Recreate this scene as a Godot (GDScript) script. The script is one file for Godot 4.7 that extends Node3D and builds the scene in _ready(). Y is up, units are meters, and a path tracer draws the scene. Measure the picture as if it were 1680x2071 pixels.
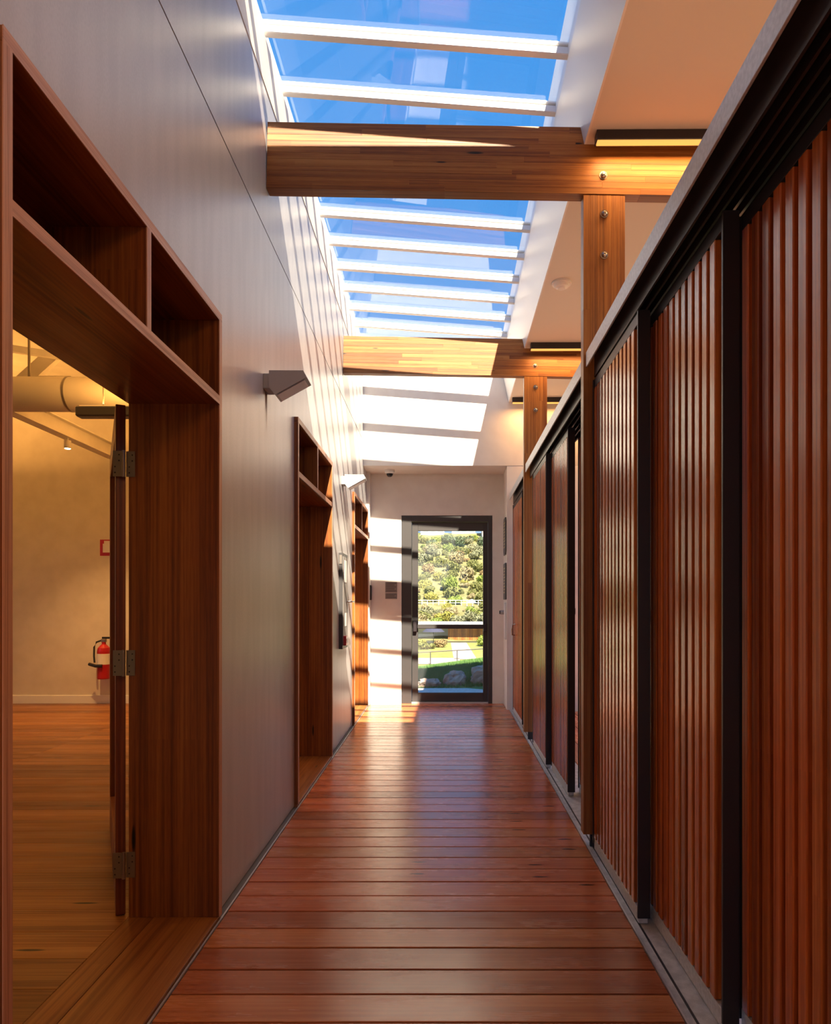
extends Node3D
# A timber-decked corridor under a slim skylight: timber portals on the left, sliding slat screens on the right, a glazed door at the end.
# Lengths in metres. d is the distance in front of the photographer (world z = -d). The two long walls are a fraction of a degree out of parallel:
# LT and RT are the frames of the left-hand and right-hand side.

const EYE := 1.25
const FOCAL := 1370.0
const SKEW := 0.00803
const WALL_X := -0.89
const FACE_X := -0.865
const END_D := 8.48
const BULK_D := 7.97
const CEIL_Y := 3.617
const BACK_D := -3.0
var LT := Transform3D(Basis(Vector3.UP, SKEW), Vector3.ZERO)
var RT := Transform3D(Basis(Vector3.UP, -SKEW), Vector3.ZERO)
var WT := Transform3D.IDENTITY
var rng := RandomNumberGenerator.new()
var M := {}
var used := {}


# ---------------------------------------------------------------- mesh building
class MB:
	var v := PackedVector3Array()
	var n := PackedVector3Array()
	var t := PackedVector2Array()

	func tri(a: Vector3, b: Vector3, c: Vector3, ua := Vector2.ZERO, ub := Vector2.ZERO, uc := Vector2.ZERO) -> void:
		var m := (b - a).cross(c - a).normalized()
		v.append_array(PackedVector3Array([a, c, b]))
		n.append_array(PackedVector3Array([m, m, m]))
		t.append_array(PackedVector2Array([ua, uc, ub]))

	func tri_n(a: Vector3, b: Vector3, c: Vector3, na: Vector3, nb: Vector3, nc: Vector3, ua := Vector2.ZERO, ub := Vector2.ZERO, uc := Vector2.ZERO) -> void:
		v.append_array(PackedVector3Array([a, c, b]))
		n.append_array(PackedVector3Array([na, nc, nb]))
		t.append_array(PackedVector2Array([ua, uc, ub]))

	# corners counter-clockwise as seen from outside
	func quad(a: Vector3, b: Vector3, c: Vector3, d: Vector3, axis := 0, off := Vector2.ZERO) -> void:
		var m := (b - a).cross(c - a).normalized()
		var ua := uv(a, m, axis) + off
		var ub := uv(b, m, axis) + off
		var uc := uv(c, m, axis) + off
		var ud := uv(d, m, axis) + off
		v.append_array(PackedVector3Array([a, c, b, a, d, c]))
		n.append_array(PackedVector3Array([m, m, m, m, m, m]))
		t.append_array(PackedVector2Array([ua, uc, ub, ua, ud, uc]))

	# metric texture coordinates: u runs along the grain axis, v across it
	func uv(p: Vector3, m: Vector3, axis: int) -> Vector2:
		var b := (axis + 1) % 3
		var c := (axis + 2) % 3
		if absf(m[axis]) > 0.8:
			return Vector2(p[b], p[c])
		return Vector2(p[axis], p[c] if absf(m[b]) >= absf(m[c]) else p[b])

	func box(c: Vector3, s: Vector3, bev := 0.0, axis := 0, off := Vector2.ZERO) -> void:
		var h := s * 0.5
		if bev <= 0.0:
			for k in 3:
				for sg in [-1.0, 1.0]:
					var i := (k + 1) % 3
					var j := (k + 2) % 3
					var p := [Vector3.ZERO, Vector3.ZERO, Vector3.ZERO, Vector3.ZERO]
					var w := [[-1, -1], [1, -1], [1, 1], [-1, 1]]
					for q in 4:
						var x := Vector3.ZERO
						x[k] = sg * h[k]
						x[i] = w[q][0] * h[i]
						x[j] = w[q][1] * h[j]
						p[q] = c + x
					if sg > 0:
						quad(p[0], p[1], p[2], p[3], axis, off)
					else:
						quad(p[3], p[2], p[1], p[0], axis, off)
			return
		var g := h - Vector3(bev, bev, bev)
		for k in 3:
			var i := (k + 1) % 3
			var j := (k + 2) % 3
			for sg in [-1.0, 1.0]:
				var p := []
				for w in [[-1, -1], [1, -1], [1, 1], [-1, 1]]:
					var x := Vector3.ZERO
					x[k] = sg * h[k]
					x[i] = w[0] * g[i]
					x[j] = w[1] * g[j]
					p.append(c + x)
				if sg > 0:
					quad(p[0], p[1], p[2], p[3], axis, off)
				else:
					quad(p[3], p[2], p[1], p[0], axis, off)
			for si in [-1.0, 1.0]:
				for sj in [-1.0, 1.0]:
					var a := Vector3.ZERO
					var b := Vector3.ZERO
					a[i] = si * h[i]
					a[j] = sj * g[j]
					b[i] = si * g[i]
					b[j] = sj * h[j]
					var a0 := a
					var a1 := a
					var b0 := b
					var b1 := b
					a0[k] = -g[k]
					a1[k] = g[k]
					b0[k] = -g[k]
					b1[k] = g[k]
					if si * sj > 0:
						quad(c + a0, c + b0, c + b1, c + a1, axis, off)
					else:
						quad(c + b0, c + a0, c + a1, c + b1, axis, off)
		for sx in [-1.0, 1.0]:
			for sy in [-1.0, 1.0]:
				for sz in [-1.0, 1.0]:
					var a := c + Vector3(sx * h.x, sy * g.y, sz * g.z)
					var b := c + Vector3(sx * g.x, sy * h.y, sz * g.z)
					var e := c + Vector3(sx * g.x, sy * g.y, sz * h.z)
					if sx * sy * sz > 0:
						tri(a, b, e)
					else:
						tri(b, a, e)

	# box between two corners
	func span(a: Vector3, b: Vector3, bev := 0.0, axis := 0, off := Vector2.ZERO) -> void:
		var lo := Vector3(minf(a.x, b.x), minf(a.y, b.y), minf(a.z, b.z))
		var hi := Vector3(maxf(a.x, b.x), maxf(a.y, b.y), maxf(a.z, b.z))
		box((lo + hi) * 0.5, hi - lo, bev, axis, off)

	# a polygon in the (x, y) plane, pushed along z from z0 to z1
	func prism(poly: PackedVector2Array, z0: float, z1: float, axis := 2) -> void:
		var p := poly.duplicate()
		if Geometry2D.is_polygon_clockwise(p):
			p.reverse()
		var lo := minf(z0, z1)
		var hi := maxf(z0, z1)
		var k := p.size()
		for i in k:
			var a := p[i]
			var b := p[(i + 1) % k]
			quad(Vector3(a.x, a.y, hi), Vector3(a.x, a.y, lo), Vector3(b.x, b.y, lo), Vector3(b.x, b.y, hi), axis)
		var ix := Geometry2D.triangulate_polygon(p)
		for i in range(0, ix.size(), 3):
			var a := p[ix[i]]
			var b := p[ix[i + 1]]
			var c := p[ix[i + 2]]
			if (b - a).cross(c - a) < 0:
				var q := b
				b = c
				c = q
			tri(Vector3(a.x, a.y, hi), Vector3(b.x, b.y, hi), Vector3(c.x, c.y, hi), a, b, c)
			tri(Vector3(a.x, a.y, lo), Vector3(c.x, c.y, lo), Vector3(b.x, b.y, lo), a, c, b)

	# profile of (radius, height) turned about the y axis, then placed by tr
	func lathe(prof: Array, seg := 24, tr := Transform3D.IDENTITY) -> void:
		for i in prof.size() - 1:
			var p: Vector2 = prof[i]
			var q: Vector2 = prof[i + 1]
			var e := (q - p).normalized()
			var nn := Vector2(e.y, -e.x)
			for s in seg:
				var a := TAU * s / seg
				var b := TAU * (s + 1) / seg
				var ca := Vector3(cos(a), 0, -sin(a))
				var cb := Vector3(cos(b), 0, -sin(b))
				var up := Vector3.UP
				var v0 := tr * (ca * p.x + up * p.y)
				var v1 := tr * (cb * p.x + up * p.y)
				var v2 := tr * (cb * q.x + up * q.y)
				var v3 := tr * (ca * q.x + up * q.y)
				var na := (tr.basis * (ca * nn.x + up * nn.y)).normalized()
				var nb := (tr.basis * (cb * nn.x + up * nn.y)).normalized()
				if q.x > 1e-6:
					tri_n(v0, v2, v3, na, nb, na)
				if p.x > 1e-6:
					tri_n(v0, v1, v2, na, nb, nb)

	# round bar through points
	func tube(pts: Array, r: float, seg := 10) -> void:
		var rings := []
		for i in pts.size():
			var dir: Vector3 = (pts[mini(i + 1, pts.size() - 1)] - pts[maxi(i - 1, 0)]).normalized()
			var side := dir.cross(Vector3.UP if absf(dir.y) < 0.9 else Vector3.RIGHT).normalized()
			var other := side.cross(dir)
			var ring := []
			for s in seg:
				var a := TAU * s / seg
				ring.append([pts[i] + (side * cos(a) + other * sin(a)) * r, side * cos(a) + other * sin(a)])
			rings.append(ring)
		for i in pts.size() - 1:
			for s in seg:
				var s2 := (s + 1) % seg
				var a: Array = rings[i][s]
				var b: Array = rings[i][s2]
				var c: Array = rings[i + 1][s2]
				var e: Array = rings[i + 1][s]
				tri_n(a[0], c[0], b[0], a[1], c[1], b[1])
				tri_n(a[0], e[0], c[0], a[1], e[1], c[1])
		for end in [0, pts.size() - 1]:
			for s in range(1, seg - 1):
				var a: Array = rings[end][0]
				var b: Array = rings[end][s]
				var c: Array = rings[end][s + 1]
				if end == 0:
					tri(a[0], b[0], c[0])
				else:
					tri(a[0], c[0], b[0])

	func mesh() -> ArrayMesh:
		var arr := []
		arr.resize(Mesh.ARRAY_MAX)
		arr[Mesh.ARRAY_VERTEX] = v
		arr[Mesh.ARRAY_NORMAL] = n
		arr[Mesh.ARRAY_TEX_UV] = t
		var m := ArrayMesh.new()
		m.add_surface_from_arrays(Mesh.PRIMITIVE_TRIANGLES, arr)
		return m


# ---------------------------------------------------------------- naming and adding
func numbered(called: String) -> String:
	if not used.has(called):
		used[called] = 0
		return called
	used[called] += 1
	return "%s_%03d" % [called, used[called]]


func thing(called: String, label: String, category: String, tr := Transform3D.IDENTITY, group := "") -> Node3D:
	var o := Node3D.new()
	o.name = numbered(called)
	add_child(o)
	o.transform = tr
	o.set_meta("label", label)
	o.set_meta("category", category)
	if group:
		o.set_meta("group", group)
	return o


func struct(called: String, label: String, category: String, tr := Transform3D.IDENTITY) -> Node3D:
	var o := thing(called, label, category, tr)
	o.set_meta("kind", "structure")
	return o


func part(parent: Node3D, called: String, mesh: Mesh, mat: Material, tr := Transform3D.IDENTITY, label := "") -> MeshInstance3D:
	var o := MeshInstance3D.new()
	o.name = called
	o.mesh = mesh
	o.material_override = mat
	parent.add_child(o, true)
	o.transform = tr
	if label:
		o.set_meta("label", label)
	return o


func at(x: float, y: float, d: float) -> Transform3D:
	return Transform3D(Basis.IDENTITY, Vector3(x, y, -d))


func P(x: float, y: float, d: float) -> Vector3:
	return Vector3(x, y, -d)


func bx(size: Vector3, bev := 0.0, axis := 0, off := Vector2.ZERO) -> ArrayMesh:
	var b := MB.new()
	b.box(Vector3.ZERO, size, bev, axis, off)
	return b.mesh()


func sp(a: Vector3, b: Vector3, bev := 0.0, axis := 0, off := Vector2.ZERO) -> ArrayMesh:
	var m := MB.new()
	m.span(a, b, bev, axis, off)
	return m.mesh()


func roff() -> Vector2:
	return Vector2(rng.randf() * 3.0, rng.randf() * 0.8)


# ---------------------------------------------------------------- materials
func lin(r: float, g: float, b: float) -> Color:
	return Color(r, g, b).linear_to_srgb()


func noise_bytes(w: int, h: int, freq: float, sd: int, w2: int, h2: int, octaves := 3) -> PackedByteArray:
	var f := FastNoiseLite.new()
	f.seed = sd
	f.noise_type = FastNoiseLite.TYPE_SIMPLEX_SMOOTH
	f.frequency = freq
	f.fractal_octaves = octaves
	var im := f.get_seamless_image(w, h)
	im.convert(Image.FORMAT_L8)
	im.resize(w2, h2, Image.INTERPOLATE_CUBIC)
	return im.get_data()


# timber: long streaks, broad bands, fine fibres and a few knots. Returns [colour texture, roughness texture]
func timber(sd: int, dark: Color, mid: Color, light: Color, knots: int, rough_lo: float, rough_hi: float) -> Array:
	var w := 1024
	var h := 512
	var a := noise_bytes(24, 512, 0.09, sd, w, h, 4)
	var b := noise_bytes(10, 128, 0.05, sd + 1, w, h, 2)
	var c := noise_bytes(128, 512, 0.25, sd + 2, w, h, 2)
	var e := noise_bytes(96, 96, 0.06, sd + 3, w, h, 3)
	var kn := []
	var r := RandomNumberGenerator.new()
	r.seed = sd
	for k in knots:
		kn.append([r.randf() * w, r.randf() * h, 3.0 + r.randf() * 4.5])
	var mark := PackedFloat32Array()
	mark.resize(w * h)
	for k in kn:
		var kx := int(k[0])
		var ky := int(k[1])
		var rad: float = k[2]
		for y in range(maxi(0, ky - 14), mini(h, ky + 15)):
			for x in range(maxi(0, kx - 60), mini(w, kx + 61)):
				var q := Vector2((x - kx) / 3.2, float(y - ky)).length() / rad
				var q2 := Vector2((x - kx) / 9.0, float(y - ky) * 2.0).length() / rad
				var s := clampf(1.2 - q * q * 1.6, 0.0, 1.0) * 0.9 + clampf(0.8 - q2, 0.0, 1.0) * 0.35
				mark[y * w + x] = maxf(mark[y * w + x], s)
	var col := PackedByteArray()
	col.resize(w * h * 3)
	var rou := PackedByteArray()
	rou.resize(w * h)
	for i in w * h:
		var f: float = (a[i] * 0.5 + b[i] * 0.33 + c[i] * 0.17) / 255.0
		f = clampf((f - 0.5) * 1.9 + 0.5, 0.0, 1.0)
		var q: Color = dark.lerp(mid, f * 2.0) if f < 0.5 else mid.lerp(light, f * 2.0 - 1.0)
		var m := 1.0 - mark[i] * 0.85
		col[i * 3] = int(clampf(q.r * m * 255.0, 0, 255))
		col[i * 3 + 1] = int(clampf(q.g * m * 255.0, 0, 255))
		col[i * 3 + 2] = int(clampf(q.b * m * 255.0, 0, 255))
		rou[i] = int(clampf(lerpf(rough_lo, rough_hi, clampf(0.15 + (e[i] * 0.75 + c[i] * 0.35) / 255.0 - 0.15, 0.0, 1.0)) * 255.0, 0, 255))
	var t1 := ImageTexture.create_from_image(Image.create_from_data(w, h, false, Image.FORMAT_RGB8, col))
	var t2 := ImageTexture.create_from_image(Image.create_from_data(w, h, false, Image.FORMAT_L8, rou))
	return [t1, t2]


# speckled or clouded surface between two colours; stretch_x/y below 1 draw the pattern out
func clouds(sd: int, a: Color, b: Color, wx: int, wy: int, freq: float, fine: float) -> ImageTexture:
	var w := 512
	var h := 512
	var p := noise_bytes(wx, wy, freq, sd, w, h, 4)
	var q := noise_bytes(512, 512, 0.35, sd + 5, w, h, 2)
	var col := PackedByteArray()
	col.resize(w * h * 3)
	for i in w * h:
		var f := clampf(((p[i] - 128) * 1.5 + 128 + (q[i] - 128) * fine) / 255.0, 0.0, 1.0)
		var c := a.lerp(b, f)
		col[i * 3] = int(c.r * 255.0)
		col[i * 3 + 1] = int(c.g * 255.0)
		col[i * 3 + 2] = int(c.b * 255.0)
	return ImageTexture.create_from_image(Image.create_from_data(w, h, false, Image.FORMAT_RGB8, col))


func plain(called: String, c: Color, rough: float, metal := 0.0) -> StandardMaterial3D:
	var m := StandardMaterial3D.new()
	m.resource_name = called
	m.albedo_color = c
	m.roughness = rough
	m.metallic = metal
	M[called] = m
	return m


func wood(called: String, tex: Array, tint: Color, scale := Vector3(0.31, 1.25, 1.0)) -> StandardMaterial3D:
	var m := plain(called, tint, 1.0)
	m.albedo_texture = tex[0]
	m.roughness_texture = tex[1]
	m.roughness_texture_channel = BaseMaterial3D.TEXTURE_CHANNEL_RED
	m.uv1_scale = scale
	return m


func tri_mat(called: String, tex: Texture2D, scale: Vector3, rough: float) -> StandardMaterial3D:
	var m := plain(called, Color.WHITE, rough)
	m.albedo_texture = tex
	m.uv1_triplanar = true
	m.uv1_world_triplanar = true
	m.uv1_scale = scale
	return m


func glow(called: String, c: Color, e: float) -> StandardMaterial3D:
	var m := plain(called, c, 0.6)
	m.emission_enabled = true
	m.emission = c
	m.emission_energy_multiplier = e
	return m


func glass(called: String, c: Color, alpha: float) -> StandardMaterial3D:
	var m := plain(called, Color(c.r, c.g, c.b, alpha), 0.0)
	m.transparency = BaseMaterial3D.TRANSPARENCY_ALPHA
	return m


func make_materials() -> void:
	var red := timber(11, lin(0.32, 0.078, 0.016), lin(0.52, 0.15, 0.032), lin(0.66, 0.235, 0.06), 4, 0.20, 0.30)
	var deck := timber(37, lin(0.43, 0.125, 0.051), lin(0.54, 0.172, 0.07), lin(0.62, 0.22, 0.096), 3, 0.16, 0.33)
	var gold := timber(71, lin(0.17, 0.056, 0.010), lin(0.30, 0.117, 0.022), lin(0.40, 0.185, 0.045), 8, 0.35, 0.6)
	var flr := timber(93, lin(0.19, 0.066, 0.016), lin(0.32, 0.13, 0.034), lin(0.42, 0.20, 0.06), 6, 0.25, 0.5)
	for i in 4:
		var k: float = [0.84, 1.0, 1.13, 0.94][i]
		var w: float = [1.0, 0.98, 1.0, 1.06][i]
		wood("deck_timber_%d" % i, deck, Color(minf(k, 1.0), minf(k * w, 1.0) * 0.98, minf(k, 1.0) * 0.97))
		wood("slat_timber_%d" % i, red, [Color(0.86, 0.80, 0.76), Color(1, 1, 1), Color(1, 0.92, 0.86), Color(0.78, 0.72, 0.7)][i]).metallic_specular = 0.62
		M["slat_timber_%d" % i].roughness_texture = null
		M["slat_timber_%d" % i].roughness = 0.25
		wood("glulam_timber_%d" % i, gold, [Color(0.90, 0.87, 0.85), Color(1, 1, 1), Color(0.96, 0.94, 0.92), Color(0.82, 0.76, 0.72)][i])
		wood("room_timber_%d" % i, flr, [Color(0.86, 0.84, 0.8), Color(1, 1, 1), Color(0.95, 0.93, 0.9), Color(0.8, 0.76, 0.7)][i])
		wood("threshold_timber", flr, Color(0.92, 0.88, 0.86))
	var jam := timber(23, lin(0.115, 0.030, 0.007), lin(0.215, 0.066, 0.012), lin(0.31, 0.115, 0.022), 6, 0.26, 0.46)
	var ply := timber(55, lin(0.30, 0.15, 0.10), lin(0.52, 0.31, 0.21), lin(0.64, 0.42, 0.31), 0, 0.4, 0.6)
	wood("jamb_timber", jam, Color(1, 1, 1))
	wood("door_timber", jam, Color(0.94, 0.84, 0.8))
	wood("edge_timber", ply, Color(1, 0.95, 0.92), Vector3(0.6, 6.0, 1.0))
	wood("wall_timber", flr, Color(1, 0.9, 0.8))
	tri_mat("cement_sheet", clouds(5, lin(0.462, 0.456, 0.465), lin(0.522, 0.512, 0.517), 200, 40, 0.06, 1.6), Vector3(0.8, 0.5, 0.8), 0.36)
	tri_mat("white_plaster", clouds(8, lin(0.77, 0.735, 0.69), lin(0.82, 0.79, 0.745), 128, 128, 0.04, 0.4), Vector3(0.7, 0.7, 0.7), 0.75)
	tri_mat("cream_plaster", clouds(9, lin(0.64, 0.60, 0.53), lin(0.70, 0.66, 0.59), 128, 128, 0.04, 0.3), Vector3(0.7, 0.7, 0.7), 0.85)
	tri_mat("concrete", clouds(14, lin(0.42, 0.415, 0.41), lin(0.60, 0.59, 0.58), 192, 192, 0.05, 1.1), Vector3(1.6, 1.6, 1.6), 0.7)
	tri_mat("galvanised", clouds(15, lin(0.52, 0.54, 0.57), lin(0.68, 0.70, 0.73), 160, 160, 0.12, 0.6), Vector3(2.5, 2.5, 2.5), 0.45).metallic = 0.2
	tri_mat("lawn_soil", clouds(17, lin(0.06, 0.13, 0.025), lin(0.12, 0.22, 0.05), 128, 128, 0.05, 1.0), Vector3(0.5, 0.5, 0.5), 1.0)
	tri_mat("hill_soil", clouds(18, lin(0.10, 0.11, 0.03), lin(0.22, 0.19, 0.085), 128, 128, 0.05, 1.0), Vector3(0.04, 0.04, 0.04), 1.0)
	tri_mat("meadow", clouds(19, lin(0.13, 0.17, 0.025), lin(0.26, 0.25, 0.07), 128, 128, 0.05, 1.0), Vector3(0.06, 0.06, 0.06), 1.0)
	tri_mat("pale_paving", clouds(27, lin(0.30, 0.27, 0.23), lin(0.38, 0.35, 0.31), 128, 128, 0.05, 0.8), Vector3(0.1, 0.1, 0.1), 1.0)
	tri_mat("bark_mulch", clouds(20, lin(0.13, 0.065, 0.035), lin(0.25, 0.135, 0.07), 128, 128, 0.05, 0.8), Vector3(0.4, 0.4, 0.4), 1.0)
	tri_mat("boulder", clouds(21, lin(0.30, 0.19, 0.15), lin(0.52, 0.37, 0.31), 128, 128, 0.05, 1.0), Vector3(1.2, 1.2, 1.2), 0.9)
	plain("white_paint", lin(0.80, 0.80, 0.79), 0.4)
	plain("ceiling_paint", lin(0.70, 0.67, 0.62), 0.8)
	plain("dark_steel", lin(0.020, 0.016, 0.020), 0.42)
	plain("charcoal_metal", lin(0.045, 0.043, 0.045), 0.42)
	plain("fixture_grey", lin(0.36, 0.37, 0.38), 0.45)
	plain("pendant_grey", lin(0.12, 0.12, 0.12), 0.45)
	plain("black_plastic", lin(0.012, 0.012, 0.013), 0.35)
	plain("stainless", lin(0.36, 0.34, 0.32), 0.25, 1.0)
	plain("hinge_steel", lin(0.30, 0.27, 0.24), 0.4, 0.8)
	plain("aluminium", lin(0.62, 0.62, 0.63), 0.35, 0.7)
	plain("sealant", lin(0.16, 0.15, 0.14), 0.8)
	plain("sign_plastic", lin(0.27, 0.25, 0.24), 0.5)
	plain("sign_print", lin(0.07, 0.06, 0.06), 0.6)
	plain("bronze", lin(0.055, 0.05, 0.045), 0.35, 0.3)
	plain("gilt", lin(0.55, 0.47, 0.28), 0.4, 0.4)
	plain("red_enamel", lin(0.42, 0.012, 0.018), 0.3)
	plain("white_print", lin(0.78, 0.77, 0.75), 0.5)
	plain("duct_metal", lin(0.62, 0.58, 0.50), 0.5)
	plain("black_rubber", lin(0.02, 0.02, 0.02), 0.6)
	plain("blue_cloth", lin(0.22, 0.52, 0.72), 0.9)
	plain("navy_cloth", lin(0.03, 0.035, 0.07), 0.9)
	plain("render_white", lin(0.72, 0.70, 0.66), 0.8)
	plain("roof_pale", lin(0.42, 0.42, 0.41), 0.7)
	plain("roof_grey", lin(0.22, 0.23, 0.21), 0.8)
	plain("window_blue", lin(0.22, 0.32, 0.42), 0.1)
	plain("rust_stain", lin(0.36, 0.17, 0.06), 0.8)
	glass("clear_glass", Color(0.93, 0.97, 1.0), 0.04)
	glass("skylight_glass", Color(0.80, 0.90, 1.0), 0.06)
	glow("warm_tube", Color(1.0, 0.76, 0.40), 0.65)
	glow("spot_lamp", Color(1.0, 0.92, 0.72), 9.0)
	var leaves := [
		["leaf_olive", 0.120, 0.132, 0.036], ["leaf_lime", 0.132, 0.180, 0.024], ["leaf_sage", 0.144, 0.156, 0.087], ["leaf_deep", 0.060, 0.095, 0.050],
		["leaf_straw", 0.216, 0.186, 0.096], ["leaf_rust", 0.198, 0.141, 0.060], ["leaf_gold", 0.204, 0.198, 0.030], ["blade_green", 0.075, 0.17, 0.035],
	]
	for l in leaves:
		var m := plain(l[0], lin(l[1], l[2], l[3]), 0.75)
		m.backlight_enabled = true
		m.backlight = lin(l[1] * 0.5, l[2] * 0.55, l[3] * 0.4)
		m.cull_mode = BaseMaterial3D.CULL_DISABLED


# ---------------------------------------------------------------- scene
func _ready() -> void:
	rng.seed = 20240
	setup_view()
	make_materials()
	build_shell()
	build_deck()
	build_left_wall()
	build_skylight()
	build_right_side()
	build_end()
	build_room()
	for i in 3:
		build_portal(i)
	build_beams()
	build_screens()
	build_fixtures()
	build_end_objects()
	build_room_objects()
	build_outside()


func setup_view() -> void:
	var cam := Camera3D.new()
	cam.name = "camera"
	var near := 0.05
	cam.projection = Camera3D.PROJECTION_FRUSTUM
	cam.set_frustum(2071.0 / FOCAL * near, Vector2(-58.0, 185.5) / FOCAL * near, near, 900.0)
	cam.position = Vector3(0, EYE, 0)
	add_child(cam)
	cam.current = true
	var sky_mat := ProceduralSkyMaterial.new()
	sky_mat.sky_top_color = lin(0.038, 0.255, 0.68)
	sky_mat.sky_horizon_color = lin(0.55, 0.72, 0.90)
	sky_mat.sky_curve = 0.13
	sky_mat.ground_bottom_color = lin(0.22, 0.20, 0.14)
	sky_mat.ground_horizon_color = lin(0.40, 0.40, 0.34)
	sky_mat.sun_angle_max = 12.0
	sky_mat.sun_curve = 0.08
	sky_mat.sky_energy_multiplier = 1.0
	var env := Environment.new()
	env.background_mode = Environment.BG_SKY
	env.sky = Sky.new()
	env.sky.sky_material = sky_mat
	env.tonemap_mode = Environment.TONE_MAPPER_LINEAR
	env.tonemap_exposure = 1.38
	env.sdfgi_enabled = true
	env.ssao_enabled = true
	env.ssil_enabled = true
	var we := WorldEnvironment.new()
	we.name = "surroundings"
	we.environment = env
	add_child(we)
	var sun := DirectionalLight3D.new()
	sun.name = "sun"
	sun.light_color = Color(1.0, 0.93, 0.82)
	sun.light_energy = 5.9
	sun.light_angular_distance = 0.6
	sun.shadow_enabled = true
	add_child(sun)
	sun.look_at_from_position(Vector3(2, 10, 10), Vector3(2, 10, 10) + Vector3(-0.23, -1.03, -1.0))


func build_shell() -> void:
	# roofs and the parts of the building that only shade
	var o := struct("roof_slab", "flat white roof over the hall beside the corridor", "roof")
	var m := MB.new()
	m.span(P(-0.96, 4.10, BACK_D - 1.0), P(-8.0, 4.34, 8.75))
	part(o, "slab", m.mesh(), M.white_paint)
	m = MB.new()
	m.span(P(-1.3, 4.12, BACK_D - 1.0), P(0.75, 4.245, 2.80))
	o = struct("ceiling", "flat white ceiling of the corridor behind the skylight", "ceiling")
	part(o, "panel", m.mesh(), M.white_plaster)
	o = struct("wall_back", "white wall round the glazed rear end of the corridor", "wall")
	m = MB.new()
	m.span(P(-1.6, 3.1, BACK_D - 0.2), P(2.4, 4.12, BACK_D))
	m.span(P(-1.6, 0.0, BACK_D - 0.2), P(-0.85, 3.1, BACK_D))
	m.span(P(0.75, 0.0, BACK_D - 0.2), P(2.4, 3.1, BACK_D))
	part(o, "panel", m.mesh(), M.white_plaster)
	o = struct("window_2", "tall glazed screen closing the rear end of the corridor", "window", at(0, 0, BACK_D - 0.1))
	m = MB.new()
	for x in [-0.85, -0.05, 0.70]:
		m.span(P(x, 0.0, -0.03), P(x + 0.05, 3.1, 0.03))
	m.span(P(-0.85, 0.0, -0.03), P(0.75, 0.06, 0.03))
	m.span(P(-0.85, 3.04, -0.03), P(0.75, 3.1, 0.03))
	part(o, "window_frame", m.mesh(), M.charcoal_metal)
	for x in [-0.80, 0.0]:
		var g := MB.new()
		g.quad(P(x, 0.06, 0), P(x + 0.70 + 0.05 * float(x < -0.1), 0.06, 0), P(x + 0.70 + 0.05 * float(x < -0.1), 3.04, 0), P(x, 3.04, 0))
		part(o, "glass_pane", g.mesh(), M.clear_glass)


func build_deck() -> void:
	var o := struct("floor", "glossy red-brown timber deck boards laid across the corridor", "floor")
	var pitch := 0.1462
	var boards := []
	for i in 6:
		boards.append(bx(Vector3(1.6, 0.022, pitch - 0.007), 0.0025, 0, roff()))
	var d := 2.0233 - pitch * 34
	while d < END_D - 0.001:
		var e := minf(d + pitch, END_D)
		var c := (d + e) * 0.5
		var x0 := -0.858 - SKEW * c
		var x1 := 0.704 + SKEW * c
		var t := Transform3D(Basis.from_scale(Vector3((x1 - x0) / 1.6, 1, 1)), Vector3((x0 + x1) * 0.5, -0.011 + rng.randf_range(-0.0008, 0.0008), -c))
		part(o, "deck_board", boards[rng.randi() % 6], M["deck_timber_%d" % (rng.randi() % 4)], t)
		d += pitch
	# dark joists and void below the gaps
	var m := MB.new()
	m.span(P(-1.0, -0.12, BACK_D), P(0.86, -0.03, END_D))
	part(o, "joist_bed", m.mesh(), M.black_rubber)
	o = struct("trim_1", "thin grey edge strip along the left side of the deck", "trim", LT)
	part(o, "strip", sp(P(-0.867, -0.02, BACK_D), P(-0.860, 0.0015, END_D)), M.aluminium)
	part(o, "sealant", sp(P(-0.90, -0.02, BACK_D), P(-0.867, -0.004, END_D)), M.sealant)
	o = struct("trim_2", "thin bright metal angle along the right side of the deck", "trim", RT)
	part(o, "strip", sp(P(0.705, -0.02, BACK_D), P(0.711, 0.003, 7.93)), M.aluminium)
	o = struct("floor", "pale concrete slab strip under the sliding screens", "floor", RT)
	part(o, "slab", sp(P(0.711, -0.12, BACK_D), P(1.0, -0.012, 7.95)), M.concrete)
	var v := struct("floor", "red-brown timber verandah boards outside the slat screens", "floor", RT)
	for k in 12:
		part(v, "deck_board", sp(P(1.005 + 0.1462 * k, -0.034, BACK_D), P(1.145 + 0.1462 * k, -0.012, 7.95), 0.002, 2, roff()), M["deck_timber_%d" % (k % 4)])
	part(o, "guide_groove", sp(P(0.742, -0.0125, BACK_D), P(0.75, -0.0105, 7.93)), M.dark_steel)


func portal_d(i: int) -> Array:
	return [[1.353, 2.712], [4.178, 5.54], [6.975, 8.335]][i]


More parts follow.
